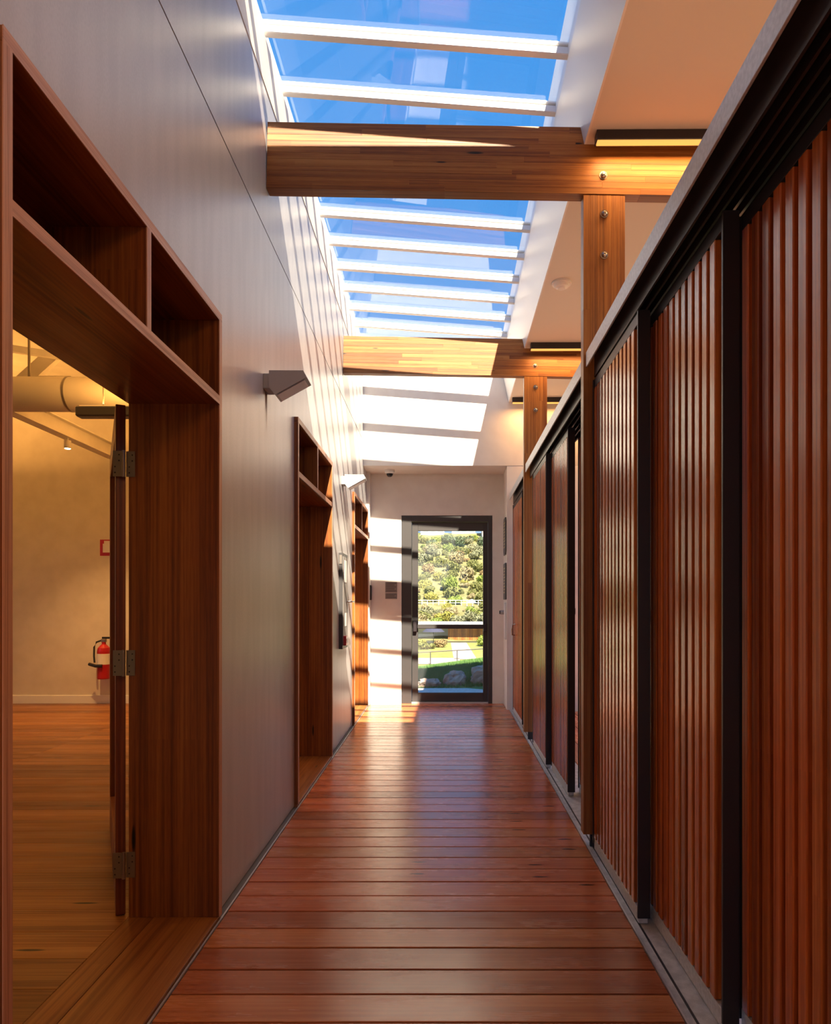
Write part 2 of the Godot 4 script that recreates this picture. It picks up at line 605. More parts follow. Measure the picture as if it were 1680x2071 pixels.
func build_left_wall() -> void:
	var o := struct("wall_left", "grey streaked cement sheet wall with timber portals", "wall", LT)
	var lower := MB.new()
	var core := MB.new()
	var edges := [BACK_D]
	for i in 3:
		edges.append_array(portal_d(i))
	edges.append(8.345)
	var top := 2.402
	for i in range(0, edges.size(), 2):
		lower.span(P(WALL_X, 0.004, edges[i]), P(WALL_X - 0.012, top, edges[i + 1]))
		core.span(P(WALL_X - 0.012, 0.0, edges[i]), P(-1.21, top, edges[i + 1]))
	lower.span(P(WALL_X, top, BACK_D), P(WALL_X - 0.012, 3.166, BULK_D))
	lower.span(P(WALL_X, top, BULK_D), P(WALL_X - 0.012, 2.88, 8.345))
	core.span(P(WALL_X - 0.012, top, BACK_D), P(-1.21, 4.15, BULK_D + 0.02))
	part(o, "lower_sheet", lower.mesh(), M.cement_sheet)
	part(o, "core", core.mesh(), M.black_rubber)
	part(o, "upper_sheet", sp(P(WALL_X, 3.174, BACK_D), P(WALL_X - 0.012, 3.898, BULK_D)), M.cement_sheet)
	part(o, "top_trim", sp(P(WALL_X + 0.003, 3.902, BACK_D), P(WALL_X - 0.012, 4.15, BULK_D)), M.white_plaster)
	# room side lining
	var li := MB.new()
	for i in range(0, edges.size(), 2):
		li.span(P(-1.21, 0.0, edges[i]), P(-1.222, top, edges[i + 1]))
	li.span(P(-1.21, top, BACK_D), P(-1.222, 3.95, BULK_D + 0.4))
	part(o, "room_lining", li.mesh(), M.cream_plaster)


func build_skylight() -> void:
	var o := thing("skylight", "long glazed skylight with white bars over the corridor", "skylight", at(0, 0, 0))
	o.set_meta("kind", "structure")
	var slope := -0.113 / 1.505
	var ang := atan(slope)
	var x0 := -0.955
	var x1 := 0.68
	var bar := bx(Vector3((x1 - x0) / cos(ang), 0.040, 0.040), 0.004, 0)
	var cap := bx(Vector3((x1 - x0) / cos(ang), 0.014, 0.048), 0.004, 0)
	var pane := bx(Vector3((x1 - x0) / cos(ang), 0.0, 0.345), 0.0, 0)
	var mid := (x0 + x1) * 0.5
	var ybot := func(x: float) -> float: return 4.165 + slope * (x - WALL_X)
	var b := Basis(Vector3(0, 0, 1), ang)
	var pm := MB.new()
	var hw := (x1 - x0) * 0.5 / cos(ang)
	pm.quad(Vector3(-hw, 0, 0.182), Vector3(hw, 0, 0.182), Vector3(hw, 0, -0.182), Vector3(-hw, 0, -0.182), 0)
	pane = pm.mesh()
	var d := 3.047
	while d < BULK_D - 0.05:
		part(o, "glazing_bar", bar, M.white_paint, Transform3D(b, P(mid, ybot.call(mid) + 0.020, d + 0.020)))
		part(o, "bar_cap", cap, M.white_paint, Transform3D(b, P(mid, ybot.call(mid) + 0.057, d + 0.020)))
		if d + 0.407 < BULK_D + 0.1:
			part(o, "glass_pane", pane, M.skylight_glass, Transform3D(b, P(mid, ybot.call(mid) + 0.048, d + 0.226)))
		d += 0.407
	var np := MB.new()
	np.quad(Vector3(-hw, 0, 0.086), Vector3(hw, 0, 0.086), Vector3(hw, 0, -0.086), Vector3(-hw, 0, -0.086), 0)
	part(o, "glass_pane", np.mesh(), M.skylight_glass, Transform3D(b, P(mid, ybot.call(mid) + 0.048, 2.961)))
	part(o, "near_curb", sp(P(x0, 4.05, 2.80), P(x1, 4.245, 2.875)), M.white_paint)
	# thin flashing on the two long sides
	part(o, "left_curb", sp(P(-0.96, 4.15, 2.8), P(-1.03, 4.3, 8.2)), M.white_paint, LT)


func build_right_side() -> void:
	var o := struct("ceiling", "verandah ceiling beside the skylight with a white slanting reveal", "ceiling", RT)
	var m := MB.new()
	m.prism(PackedVector2Array([Vector2(0.605, 4.34), Vector2(0.605, 4.035), Vector2(0.693, CEIL_Y), Vector2(0.703, CEIL_Y), Vector2(0.703, 4.34)]), -(BACK_D - 1.0), -BULK_D)
	part(o, "reveal", m.mesh(), M.white_paint)
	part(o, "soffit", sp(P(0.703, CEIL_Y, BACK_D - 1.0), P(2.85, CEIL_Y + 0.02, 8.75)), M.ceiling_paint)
	part(o, "roof_over", sp(P(0.703, CEIL_Y + 0.02, BACK_D - 1.0), P(2.9, 4.30, 8.75)), M.white_paint)


func build_end() -> void:
	# bulkhead over the end recess
	var o := struct("wall_end", "white bulkhead wall over the end recess, striped by sunlight", "wall")
	part(o, "panel", sp(P(-1.3, 2.875, BULK_D), P(1.058, 4.34, END_D + 0.27)), M.white_plaster)
	part(o, "side_panel", sp(P(1.061, 2.875, BULK_D), P(2.85, 4.0, END_D + 0.27)), M.cream_plaster)
	# the wall with the door
	o = struct("wall_door", "white plastered wall around the grey glazed door", "wall")
	var m := MB.new()
	m.span(P(-1.3, -0.1, END_D), P(-0.535, 2.875, END_D + 0.22))
	m.span(P(0.603, -0.1, END_D), P(1.2, 2.875, END_D + 0.22))
	m.span(P(-0.535, 2.355, END_D), P(0.603, 2.875, END_D + 0.22))
	part(o, "panel", m.mesh(), M.white_plaster)
	o = struct("wall_recess", "narrow white return wall beside the last timber portal", "wall", LT)
	part(o, "panel", sp(P(-1.3, -0.05, 8.345), P(-0.853, 2.88, END_D + 0.03)), M.white_plaster)
	o = struct("wall_right", "short white wall with plaques where the slat screens end", "wall", RT)
	part(o, "panel", sp(P(0.674, -0.05, 7.98), P(2.85, 2.872, END_D + 0.2)), M.white_plaster)


func build_room() -> void:
	var o := struct("floor", "warm golden timber floorboards of the hall", "floor", LT)
	var w := 0.19
	var meshes := []
	for i in 5:
		meshes.append(bx(Vector3(2.08, 0.02, w - 0.0015), 0.0012, 0, roff()))
	var d := 2.374 - w * 20
	while d < 8.46:
		for j in 3:
			var x := -1.226 - 1.04 - 2.08 * j
			part(o, "floorboard", meshes[rng.randi() % 5], M["room_timber_%d" % (rng.randi() % 4)], at(x, 0.003, d + w * 0.5))
		d += w
	o = struct("wall_room", "cream plaster end wall of the hall", "wall", LT)
	part(o, "panel", sp(P(-1.2, -0.1, 8.44), P(-7.6, 4.1, 8.7)), M.cream_plaster)
	o = struct("baseboard_room", "white skirting board along the hall end wall", "baseboard", LT)
	part(o, "board", sp(P(-1.22, 0.012, 8.425), P(-7.4, 0.115, 8.442), 0.003), M.white_paint)
	o = struct("ceiling", "cream sloping ceiling of the hall", "ceiling", LT)
	part(o, "panel", sp(P(-1.2, 3.95, BACK_D), P(-7.6, 4.1, 8.7)), M.cream_plaster)
	# outer walls; daylight enters by a wide window in the far side
	o = struct("wall_outer", "cream outer wall of the hall with a wide window", "wall", LT)
	var m := MB.new()
	m.span(P(-7.4, -0.1, BACK_D), P(-7.6, 0.9, 8.7))
	m.span(P(-7.4, 2.5, BACK_D), P(-7.6, 4.1, 8.7))
	m.span(P(-7.4, 0.9, BACK_D), P(-7.6, 2.5, 2.2))
	m.span(P(-7.4, 0.9, 6.4), P(-7.6, 2.5, 8.7))
	part(o, "panel", m.mesh(), M.cream_plaster)
	part(o, "back_panel", sp(P(-1.2, -0.1, BACK_D - 0.15), P(-7.6, 4.1, BACK_D)), M.cream_plaster)
	o = struct("window_1", "wide clear window in the outer wall of the hall", "window", LT)
	part(o, "pane", sp(P(-7.5, 0.9, 2.2), P(-7.504, 2.5, 6.4)), M.clear_glass)
	var f := MB.new()
	for q in [[0.9, 0.96], [2.44, 2.5]]:
		f.span(P(-7.46, q[0], 2.2), P(-7.54, q[1], 6.4))
	for q in [2.2, 4.27, 6.34]:
		f.span(P(-7.46, 0.96, q), P(-7.54, 2.44, q + 0.06))
	part(o, "window_frame", f.mesh(), M.white_paint)


func build_portal(i: int) -> void:
	var r := portal_d(i)
	var d0: float = r[0]
	var d1: float = r[1]
	var lab: String = [
		"deep timber door portal with open shelf above, standing nearest the open hall door",
		"deep timber door portal with open shelf between the two wedge wall lights",
		"sunlit orange timber door portal with open shelf beside the white end wall"][i]
	var o := thing("timber_portal", lab, "door portal", LT * at(FACE_X, 0, d0), "timber portals along the left wall")
	var w := d1 - d0
	var dep := 0.358
	var th := 0.032
	var ef := 0.0025   # sawn edge, slightly paler than the faces
	var H := 2.402
	var cuts := [["jamb", P(0, 0.012, 0), P(-dep, H - th, 0.030), 1], ["jamb", P(0, 0.012, w - 0.030), P(-dep, H - th, w), 1], ["head", P(0, H - th, 0), P(-dep, H, w), 2],
		["shelf", P(0, 2.038, 0.030), P(-dep, 2.071, w - 0.030), 2], ["divider", P(0, 2.071, w * 0.5 - 0.014), P(-dep, H - th, w * 0.5 + 0.014), 1]]
	for c in cuts:
		var a: Vector3 = c[1]
		var b: Vector3 = c[2]
		var body := sp(Vector3(a.x - ef, a.y, a.z), b, 0.0015, c[3], roff())
		var pm := part(o, c[0], body, M.jamb_timber)
		part(pm, "sawn_edge", sp(a, Vector3(a.x - ef, b.y, b.z), 0.0, c[3], roff()), M.edge_timber, Transform3D.IDENTITY, "paler sawn front edge")
	part(o, "shelf_back", sp(P(-dep + 0.02, 2.071, 0.03), P(-dep, H - th, w - 0.03), 0.0, 2, roff()), M.jamb_timber)
	part(o, "threshold_board", sp(P(-0.006, -0.02, 0.0), P(-0.259, 0.012, w), 0.0015, 2, roff()), M.threshold_timber)
	part(o, "threshold_board", sp(P(-0.261, -0.02, 0.0), P(-0.361, 0.012, w), 0.0015, 2, roff()), M.threshold_timber)


func lamina_bar(o: Node3D, length: float, height: float, depth: float, rows: int, axis: int, x0: float, y0: float, seed_: int, cut: float) -> void:
	# a laminated bar: rows of strips, each row cut at its own places. axis 0: strips run along x and stack in y; axis 1: strips run up and stand side by side
	var r := RandomNumberGenerator.new()
	r.seed = seed_
	var h := height / rows
	for k in rows:
		var s := 0.0
		while s < length - 0.001:
			var l := minf(length - s, r.randf_range(cut * 0.5, cut * 1.5))
			if length - s - l < 0.2:
				l = length - s
			var mat: Material = M["glulam_timber_%d" % [0, 1, 1, 2, 2, 3, 0, 1][r.randi() % 8]]
			var off := Vector2(r.randf() * 3.0, r.randf() * 0.8)
			var proud := r.randf_range(0.0, 0.0006)
			var size := Vector3(l, h, depth + proud) if axis == 0 else Vector3(h, l, depth + proud)
			var c := Vector3(x0 + s + l * 0.5, y0 + h * (k + 0.5), 0) if axis == 0 else Vector3(x0 + h * (k + 0.5), y0 + s + l * 0.5, 0)
			part(o, "lamination", bx(size, 0.0008, axis, off), mat, Transform3D(Basis.IDENTITY, c))
			s += l


func bolt_mesh() -> ArrayMesh:
	var m := MB.new()
	var t := Transform3D(Basis(Vector3.RIGHT, PI / 2), Vector3.ZERO)
	m.lathe([Vector2(0.0001, 0.016), Vector2(0.007, 0.0148), Vector2(0.012, 0.011), Vector2(0.0145, 0.005), Vector2(0.015, 0.003), Vector2(0.021, 0.003), Vector2(0.021, 0.0)], 20, t)
	return m.mesh()


func build_beams() -> void:
	var bolt := bolt_mesh()
	var ds := [3.49, 6.28]
	for i in 2:
		var d: float = ds[i]
		# beam: leans about one degree down to the right
		var xl := -0.888 - SKEW * d
		var lab: String = ["large laminated timber beam under the skylight, in shade except its top corner", "laminated timber beam under the skylight, its face lit golden by the sun"][i]
		var o := thing("timber_beam", lab, "beam", Transform3D(Basis(Vector3(0, 0, 1), -0.0172), P(xl, 3.391, d + 0.035)), "laminated beams across the corridor")
		lamina_bar(o, 2.75, 0.343, 0.068, 11, 0, 0.0, 0.0, 300 + i, 0.9)
		var px := 0.69 + SKEW * d
		part(o, "bolt", bolt, M.stainless, Transform3D(Basis.IDENTITY, Vector3(px + 0.10 - xl, 0.095, 0.034)))
		lab = ["laminated timber post bolted under the shaded beam", "laminated timber post bolted under the golden sunlit beam"][i]
		var p := thing("timber_post", lab, "post", at(px, 0.0, d + 0.037), "laminated posts between the screens")
		lamina_bar(p, 3.30, 0.214, 0.066, 6, 1, 0.0, 0.06, 340 + i, 2.6)
		for y in [3.259, 3.047]:
			part(p, "bolt", bolt, M.stainless, Transform3D(Basis.IDENTITY, Vector3(0.107, y, 0.034)))
		part(p, "steel_foot", sp(Vector3(0.04, -0.012, -0.012), Vector3(0.17, 0.08, 0.004)), M.dark_steel)


func screen_proto() -> Node3D:
	var s := Node3D.new()
	var w := 0.84
	var pitch := 0.0645
	var slats := []
	for i in 5:
		slats.append(bx(Vector3(0.036, 2.30, 0.041), 0.003, 1, roff()))
	var top := 2.40
	var k := 0
	var z := 0.045 + 0.024
	while z < w - 0.05:
		part(s, "slat", slats[rng.randi() % 5], M["slat_timber_%d" % (rng.randi() % 4)], at(0.019, 0.052 + 1.15, z + 0.0205))
		z += pitch
		k += 1
	for q in [0.0, w - 0.012]:
		part(s, "end_frame", sp(P(-0.002, 0.018, q), P(0.046, top, q + 0.012), 0.001), M.dark_steel)
	part(s, "bottom_rail", sp(P(0.004, -0.006, 0.012), P(0.040, 0.050, w - 0.012), 0.001), M.galvanised)
	part(s, "top_rail", sp(P(0.004, 2.355, 0.012), P(0.040, top, w - 0.012), 0.001), M.dark_steel)
	part(s, "backing_board", sp(P(0.038, 0.052, 0.012), P(0.0435, 2.352, w - 0.012), 0.0, 1, roff()), M.jamb_timber)
	part(s, "mid_rail", sp(P(0.0436, 1.18, 0.012), P(0.050, 1.22, w - 0.012)), M.dark_steel)
	return s


func build_screens() -> void:
	var tracks := [0.738, 0.800, 0.862]
	var proto := screen_proto()
	# [track, near end, label]
	var list := [
		[0, 2.655, "red-brown slat screen panel sliding against the thick post under the shaded beam"],
		[1, 1.985, "red-brown slat screen panel tucked behind the one touching the thick post"],
		[2, 1.19, "nearest tall red-brown slat screen panel, on the outermost track"],
		[0, 5.19, "glossy slat screen panel touching the post under the golden beam"],
		[1, 4.43, "glossy slat screen panel standing alone beside a bright vertical gap"],
		[2, 3.71, "narrow shown slat screen panel between the bright gap and the thick post"],
		[0, 6.905, "orange slat screen panel with a small handle, next to the plaque wall"],
		[2, 6.50, "slat screen panel mostly hidden behind the post under the golden beam"],
		[1, 0.36, "slat screen panel beside the photographer"],
		[0, -0.45, "slat screen panel behind the photographer, inner track"],
		[1, -1.25, "slat screen panel behind the photographer, middle track"],
		[2, -2.05, "slat screen panel behind the photographer, outer track"],
	]
	for i in list.size():
		var a: Array = list[i]
		var s: Node3D = proto if i == 0 else proto.duplicate()
		s.name = numbered("sliding_screen")
		add_child(s)
		s.transform = RT * at(tracks[a[0]] - (0.027 if i == 4 else 0.0), 0, a[1])
		if i == 4:
			s.scale = Vector3(1, 1, 0.88)
		if i == 6:
			s.scale = Vector3(1, 1, 1.2)
		s.set_meta("label", a[2])
		s.set_meta("category", "screen")
		s.set_meta("group", "sliding timber slat screens along the right side")
		if i == 6:
			var h := MB.new()
			h.tube([Vector3(-0.004, 1.02, -0.55), Vector3(-0.035, 1.015, -0.55), Vector3(-0.04, 0.96, -0.57), Vector3(-0.035, 0.90, -0.60), Vector3(-0.004, 0.895, -0.60)], 0.007)
			part(s, "pull_handle", h.mesh(), M.stainless)
	# galvanised head rails and dark tracks
	var runs := [[BACK_D, 3.484, "long galvanised steel head rail over the nearest slat screens"], [3.572, 6.27, "galvanised steel head rail between the two timber posts"], [6.362, 7.928, "short galvanised steel head rail ending at the white plaque wall"]]
	for q in runs:
		var o := thing("head_rail", q[2], "rail", RT * at(0.70, 2.465, 0), "galvanised rails over the screens")
		part(o, "face_channel", sp(P(0, 0.0, q[0]), P(0.008, 0.076, q[1]), 0.001), M.galvanised)
		part(o, "top_flange", sp(P(0.008, 0.068, q[0]), P(0.23, 0.076, q[1])), M.galvanised)
		for t in 3:
			var x: float = tracks[t] - 0.70
			part(o, "track", sp(P(x + 0.004, -0.052, q[0]), P(x + 0.012, 0.068, q[1])), M.dark_steel)
			part(o, "track", sp(P(x + 0.036, -0.052, q[0]), P(x + 0.044, 0.068, q[1])), M.dark_steel)
	proto = null


func build_fixtures() -> void:
	# wedge wall lights
	var prof := PackedVector2Array([Vector2(0.032, 0.0), Vector2(0.205, 0.0), Vector2(0.222, -0.034), Vector2(0.062, -0.123), Vector2(0.032, -0.085)])
	for i in 2:
		var d: float = [3.43, 6.19][i]
		var mat: Material = M.fixture_grey
		var lab: String = ["grey wedge-shaped wall light with a rust streak below it", "pale sunlit wedge-shaped wall light above the last timber portal"][i]
		var o := thing("wall_light", lab, "wall light", LT * at(WALL_X, 2.43, d), "wedge wall lights on the left wall")
		var m := MB.new()
		m.prism(prof, 0.0, -0.13)
		part(o, "shade", m.mesh(), mat)
		part(o, "mount_block", sp(P(0.0, -0.012, 0.01), P(0.034, -0.088, 0.12), 0.002), mat)
		# lens recessed into the sloping lower face
		var l := MB.new()
		l.prism(PackedVector2Array([Vector2(0.21, -0.0435), Vector2(0.075, -0.1185), Vector2(0.0735, -0.121), Vector2(0.2085, -0.046)]), -0.015, -0.115)
		part(o, "lens", l.mesh(), M.white_print)
		if i == 0:
			var w := thing("rust_stain", "rust-brown streak running down the wall below the grey wedge light", "stain", LT * at(WALL_X + 0.0004, 2.335, d + 0.045))
			var sm := MB.new()
			for k in 7:
				var x := 0.004 + k * 0.006 + rng.randf_range(-0.002, 0.002)
				var ln := rng.randf_range(0.06, 0.26)
				sm.tri(P(0, 0.0, x), P(0, -ln, x + 0.002), P(0, 0.0, x + 0.005))
			part(w, "streak", sm.mesh(), M.rust_stain)
	# ceiling line lights in front of the beams
	var ll := [[3.415, 0.735, 3.562, "dark line light with a glowing edge under the verandah ceiling by the shaded beam"], [6.17, 0.735, 3.555, "dark line light under the verandah ceiling by the golden beam"], [7.80, 0.72, 3.555, "dark line light at the end of the verandah ceiling"],
		[0.60, 0.735, 3.545, "dark line light over the photographer under the verandah ceiling"], [-2.2, 0.735, 3.545, "dark line light at the rear of the verandah ceiling"]]
	for q in ll:
		var o := thing("line_light", q[3], "ceiling light", RT * at(q[1], q[2], q[0]), "line lights under the verandah ceiling")
		part(o, "housing", sp(P(0, 0.006, -0.03), P(1.15, CEIL_Y - q[2], 0.03), 0.002), M.dark_steel)
		part(o, "light_tube", sp(P(0.004, -0.002, -0.024), P(1.146, 0.008, 0.012), 0.002), M.warm_tube)
		var a := AreaLight3D.new()
		a.name = "line_light_glow"
		a.area_size = Vector2(1.1, 0.034)
		a.light_color = Color(1.0, 0.74, 0.46)
		a.light_energy = 1.0 if q[0] > 1.0 else 1.9
		a.area_range = 12.0
		a.shadow_enabled = true
		add_child(a)
		a.transform = RT * at(q[1] + 0.575, q[2] - 0.006, q[0] - 0.006) * Transform3D(Basis(Vector3.RIGHT, -PI / 2), Vector3.ZERO)
	# smoke detector
	var o := thing("smoke_detector", "round white smoke detector on the verandah ceiling", "smoke detector", RT * at(0.825, CEIL_Y, 5.0))
	var m := MB.new()
	m.lathe([Vector2(0.0001, -0.048), Vector2(0.028, -0.047), Vector2(0.034, -0.04), Vector2(0.05, -0.034), Vector2(0.058, -0.022), Vector2(0.06, -0.016)], 32)
	part(o, "cover", m.mesh(), M.white_paint)
	m = MB.new()
	m.lathe([Vector2(0.0001, -0.016), Vector2(0.07, -0.016), Vector2(0.072, -0.012), Vector2(0.072, 0.0)], 32)
	part(o, "base", m.mesh(), M.white_paint)


func build_end_objects() -> void:
	# glazed door
	var o := struct("door_1", "charcoal metal framed glass door at the corridor end", "door", at(0, 0, END_D + 0.02))
	var m := MB.new()
	m.span(P(-0.532, 0.0, -0.015), P(-0.409, 2.352, 0.11), 0.002)
	m.span(P(0.551, 0.0, -0.015), P(0.600, 2.352, 0.11), 0.002)
	m.span(P(-0.409, 2.279, -0.015), P(0.551, 2.352, 0.11), 0.002)
	part(o, "frame", m.mesh(), M.charcoal_metal)
	part(o, "sill", sp(P(-0.409, 0.0, -0.01), P(0.551, 0.018, 0.12)), M.aluminium)
	var leaf := MB.new()
	leaf.span(P(-0.405, 0.02, 0.02), P(-0.328, 2.275, 0.065), 0.002)
	leaf.span(P(0.489, 0.02, 0.02), P(0.548, 2.275, 0.065), 0.002)
	leaf.span(P(-0.328, 2.166, 0.02), P(0.489, 2.275, 0.065), 0.002)
	leaf.span(P(-0.328, 0.02, 0.02), P(0.489, 0.130, 0.065), 0.002)
	var lf := part(o, "leaf", leaf.mesh(), M.charcoal_metal)
	var g := MB.new()
	g.quad(P(-0.328, 0.13, 0.042), P(0.489, 0.13, 0.042), P(0.489, 2.166, 0.042), P(-0.328, 2.166, 0.042))
	part(lf, "glass_pane", g.mesh(), M.clear_glass)
	part(lf, "push_bar", sp(P(-0.335, 0.937, -0.03), P(0.492, 0.99, 0.0), 0.006), M.charcoal_metal)
	for x in [-0.365, 0.515]:
		part(lf, "bar_bracket", sp(P(x - 0.022, 0.90, -0.035), P(x + 0.022, 1.03 if x < 0 else 1.0, 0.02), 0.004), M.dark_steel)
	# camera dome
	o = thing("security_camera", "small black and white dome camera under the bulkhead soffit", "camera", LT * at(-0.596, 2.875, 8.24))
	m = MB.new()
	m.lathe([Vector2(0.0001, -0.045), Vector2(0.045, -0.045), Vector2(0.06, -0.03), Vector2(0.062, 0.0)], 28)
	part(o, "housing", m.mesh(), M.white_paint)
	m = MB.new()
	m.lathe([Vector2(0.0001, -0.085), Vector2(0.02, -0.081), Vector2(0.034, -0.068), Vector2(0.041, -0.046)], 28)
	part(o, "dome", m.mesh(), M.black_plastic)
	# two small signs beside the door
	var sg := [[1.392, 1.522, 5, "larger grey notice plate of the pair on the white wall beside the door"], [1.311, 1.381, 3, "smaller grey notice plate under the larger one beside the door"]]
	for q in sg:
		o = thing("notice_plate", q[3], "sign", at(-0.737, q[0], END_D), "notice plates beside the door")
		var h: float = q[1] - q[0]
		part(o, "plate", sp(P(0, 0, -0.006), P(0.148, h, 0), 0.001), M.sign_plastic)
		for k in q[2]:
			part(o, "print_line", sp(P(0.012, h - (k + 0.75) * h / (q[2] + 0.4), -0.0068), P(0.148 - 0.012 - 0.02 * (k % 2), h - (k + 0.42) * h / (q[2] + 0.4), -0.006)), M.sign_print)
	# plaques on the right return wall
	var pl := [[1.835, 2.28, 0, "upper bronze plaque with clipped corners and pale lettering on the return wall"], [1.30, 1.735, 1, "lower bronze plaque below the clipped one on the return wall"]]
	for q in pl:
		o = thing("bronze_plaque", q[3], "plaque", RT * at(0.674, q[0], 8.02), "bronze plaques on the return wall")
		var h: float = q[1] - q[0]
		m = MB.new()
		var c := 0.05 if q[2] == 0 else 0.012
		# outline in (d, y), thickness in x
		var poly := PackedVector2Array([Vector2(c, 0), Vector2(0.32 - c, 0), Vector2(0.32, c), Vector2(0.32, h - c), Vector2(0.32 - c, h), Vector2(c, h), Vector2(0, h - c), Vector2(0, c)])
		m.prism(poly, 0.0, 0.014)
		part(o, "plate", m.mesh(), M.bronze, Transform3D(Basis(Vector3.UP, PI / 2), Vector3(-0.014, 0, 0)))
		for k in 9:
			part(o, "raised_line", sp(P(-0.0165, h - 0.07 - k * 0.036, 0.05 + 0.02 * (k % 3)), P(-0.014, h - 0.052 - k * 0.036, 0.27 - 0.02 * ((k + 1) % 3))), M.gilt)
	o = thing("framed_notice", "slim white framed notice below the bronze plaques", "notice", RT * at(0.674, 0.825, 8.04))
	part(o, "frame", sp(P(-0.012, 0, 0), P(0, 0.44, 0.24), 0.002), M.aluminium)
	part(o, "sheet", sp(P(-0.0128, 0.02, 0.02), P(-0.012, 0.42, 0.22)), M.white_print)
	o = thing("door_catch", "stubby grey door catch sticking out of the return wall", "door catch", RT * at(0.674, 1.145, 8.28))
	m = MB.new()
	m.tube([Vector3(0, 0, 0), Vector3(-0.055, 0, 0)], 0.026, 16)
	part(o, "barrel", m.mesh(), M.fixture_grey)
	m = MB.new()
	m.tube([Vector3(-0.055, 0, 0), Vector3(-0.066, 0, 0)], 0.021, 16)
	part(o, "pad", m.mesh(), M.black_rubber)
	# black frame by the last portal
	o = thing("light_switch", "small black switch frame on the white return beside the last portal", "switch", LT * at(-0.853, 1.295, 8.40))
	m = MB.new()
	m.span(P(0, 0, 0), P(0.016, 0.185, 0.014), 0.002)
	m.span(P(0, 0, 0.066), P(0.016, 0.185, 0.08), 0.002)
	m.span(P(0, 0, 0.014), P(0.016, 0.014, 0.066), 0.002)
	m.span(P(0, 0.171, 0.014), P(0.016, 0.185, 0.066), 0.002)
	part(o, "frame", m.mesh(), M.black_plastic)
	part(o, "face", sp(P(0, 0.014, 0.014), P(0.006, 0.171, 0.066)), M.white_print)
	# information cabinet on the left wall
	o = thing("wall_cabinet", "slim dark metal cabinet with notices on the wall between the far portals", "cabinet", LT * at(WALL_X, 0.845, 6.04))
	part(o, "box", sp(P(0, 0, 0), P(0.034, 0.86, 0.34), 0.002), M.charcoal_metal)
	part(o, "glass_front", sp(P(0.034, 0.03, 0.02), P(0.037, 0.83, 0.32)), M.sign_plastic)
	part(o, "notice_sheet", sp(P(0.037, 0.60, 0.10), P(0.0385, 0.80, 0.24)), M.white_print)
	part(o, "notice_sheet", sp(P(0.037, 0.20, 0.14), P(0.0385, 0.32, 0.24)), M.white_print)
	part(o, "hinge_block", sp(P(0.006, 0.76, -0.006), P(0.03, 0.84, 0.0)), M.hinge_steel)
	m = MB.new()
	m.tube([Vector3(0.034, 0.425, -0.27), Vector3(0.075, 0.425, -0.27), Vector3(0.085, 0.425, -0.285), Vector3(0.085, 0.425, -0.39)], 0.008)
	part(o, "lever", m.mesh(), M.stainless)
	part(o, "red_call_point", sp(P(0.034, 0.03, 0.03), P(0.062, 0.115, 0.12), 0.003), M.red_enamel)
	part(o, "white_label", sp(P(0.062, 0.05, 0.04), P(0.0628, 0.09, 0.11)), M.white_print)


